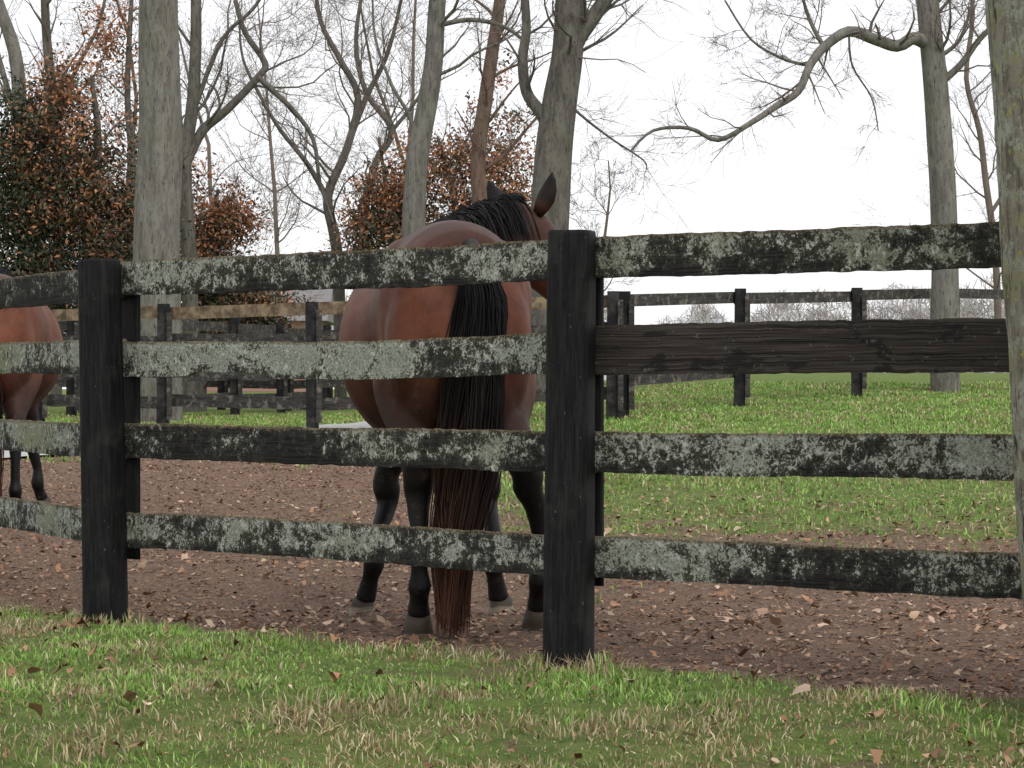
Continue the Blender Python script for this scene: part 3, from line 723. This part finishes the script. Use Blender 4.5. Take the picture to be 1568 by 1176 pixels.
    for k in range(900):
        la,lq,lp,ll=locks[r2.randrange(34)]
        ca=math.cos(la)*lq+r2.gauss(0,.17); sa=math.sin(la)*lq+r2.gauss(0,.17)
        ln=ll if r2.random()<.6 else 1.0; ln*=r2.uniform(.93,1.0); ph=r2.random()*6
        key=[(-.01,-.045*m,1.42,.020,.02),(-.08,-.05*m,1.32,.042,.03),(-.11,-.065*m,1.18,.066,.04),(-.11,-.05*m,1.0,.080,.045),(-.11,-.03*m,.8,.090,.05),(-.11,-.01*m,.55,.090,.05),(-.11,.02*m,.35,.076,.042),(-.11,.035*m,.2,.058,.035),(-.11,.045*m,.0,.044,.03)]
        pts=[];cols=[]; n=len(key)
        for i,(f,l,z,wl,wf) in enumerate(key):
            zz=1.42-(1.42-z)*ln; j=.016*math.sin(lp+i*.9)*min(1,i/2)+.004*math.sin(ph+i*1.7)
            pts.append(W((f+sa*wf+j*.6,l+ca*wl+j,zz+.015*math.sin(ph*3)*(i>6))))
            b=min(1,max(0,(i-3)/5)); sh=(.6+.8*(math.sin(lp*7)*.5+.5))*(.7+.6*math.sin(ph*5)**2)
            cols.append(((.006+.10*b**2.4)*sh,(.0055+.040*b**2.4)*sh,(.006+.023*b**2.4)*sh))
        pts,_=smooth_path(pts,[1]*n,2); c2=[]
        for i in range(n-1): c2+=[cols[i],tuple((x+y_)/2 for x,y_ in zip(cols[i],cols[i+1]))]
        c2.append(cols[-1]); mb.tube(pts,[.0028]*(len(pts)-2)+[.002,.0008],3,c2,0,False)
    mb.tube([W((0.03,-.035*m,1.44)),W((-.05,-.045*m,1.40)),W((-.09,-.05*m,1.28)),W((-.10,-.05*m,1.1))],[.035,.033,.025,.012],10,(.008,.007,.007))
    mb.obj('tail',[M_hair],root)
    mb=MB()
    crest=[W((1.20,-.04*m,1.585)),W((1.32,-.07*m,1.615)),W((1.44,-.14*m,1.655)),W((1.57,-.26*m,1.715)),W((1.66,-.37*m,1.76)),W((1.73,-.44*m,1.772))]
    cp_,_=smooth_path(crest,[1]*6,8)
    for k in range(1400):
        q_=r2.random(); i=int(q_*(len(cp_)-1)); p=cp_[i].copy()+W((r2.gauss(0,.012),r2.gauss(0,.012),r2.gauss(0,.006)-.013))
        out=sidev if (sidev.y*m>0) else -sidev
        if r2.random()<.25 and q_<.78: out=-out
        ln=r2.uniform(.18,.32)*(1 if q_<.8 else .85); lk=math.sin(i*1.7)*.25
        pts=[p]; dv=(out*.8+W((0,0,.18))+W((r2.gauss(0,.14)+lk*.4,r2.gauss(0,.14),0))).normalized()
        for s_ in range(6):
            pts.append(pts[-1]+dv*ln/6*1.05); dv=(dv*.62+W((-.08+lk*.2,0,-.62))+out*.12+W((r2.gauss(0,.04),r2.gauss(0,.04),0))).normalized()
        sh=.6+.9*r2.random(); mb.tube(pts,[.0033]*5+[.002,.0008],3,(.009*sh,.008*sh,.0085*sh),0,False)
    mb.obj('mane',[M_hair],root)
    root.location=loc; root.rotation_euler=(0,0,heading)
    return root
make_horse('bay_horse',(-.185,9.03,0),math.atan2(.993,-.12),1,
   dict(hl=(-.09,.165,.0),hr=(.08,-.30,.0),fl=(1.12,.27,-.045),fr=(1.12,-.25,-.045)))
gz2=float(gz(-3.2,15.6))
make_horse('bay_horse',(-3.27,15.2,gz2),math.atan2(.99,-.10),-1,
   dict(hl=(.05,.175,.0),hr=(-.02,-.17,.0),fl=(1.22,.17,.0),fr=(1.28,-.2,.0)),0)

# ------------------------------------------------------------------ light
w=bpy.data.worlds.new("World"); scn.world=w; w.use_nodes=True; nt=w.node_tree; nt.nodes.clear()
sky=nt.nodes.new('ShaderNodeTexSky'); sky.sky_type='NISHITA'; sky.sun_disc=False; sky.sun_elevation=math.radians(48); sky.sun_rotation=math.radians(150); sky.dust_density=3
tc=nt.nodes.new('ShaderNodeTexCoord'); nz=nt.nodes.new('ShaderNodeTexNoise'); nz.inputs['Scale'].default_value=2.2; nz.inputs['Detail'].default_value=4
nt.links.new(tc.outputs['Generated'],nz.inputs['Vector'])
cl=nt.nodes.new('ShaderNodeMix'); cl.data_type='RGBA'; cl.inputs[6].default_value=(11.4,11.5,11.9,1); cl.inputs[7].default_value=(13.2,13.2,13.3,1); nt.links.new(nz.outputs['Fac'],cl.inputs[0])
mx=nt.nodes.new('ShaderNodeMix'); mx.data_type='RGBA'; mx.inputs[0].default_value=.9
nt.links.new(sky.outputs[0],mx.inputs[6]); nt.links.new(cl.outputs[2],mx.inputs[7])
bg=nt.nodes.new('ShaderNodeBackground'); bg.inputs[1].default_value=.1; nt.links.new(mx.outputs[2],bg.inputs[0])
ou=nt.nodes.new('ShaderNodeOutputWorld'); nt.links.new(bg.outputs[0],ou.inputs[0])
sl=bpy.data.lights.new('sun','SUN'); sl.energy=1.4; sl.angle=math.radians(20); sl.color=(1,.96,.9)
so=bpy.data.objects.new('sun',sl); scn.collection.objects.link(so)
el,az=math.radians(48),math.radians(150)
dv=Vector((math.sin(az)*math.cos(el),math.cos(az)*math.cos(el),math.sin(el)))
so.rotation_euler=dv.to_track_quat('Z','Y').to_euler()
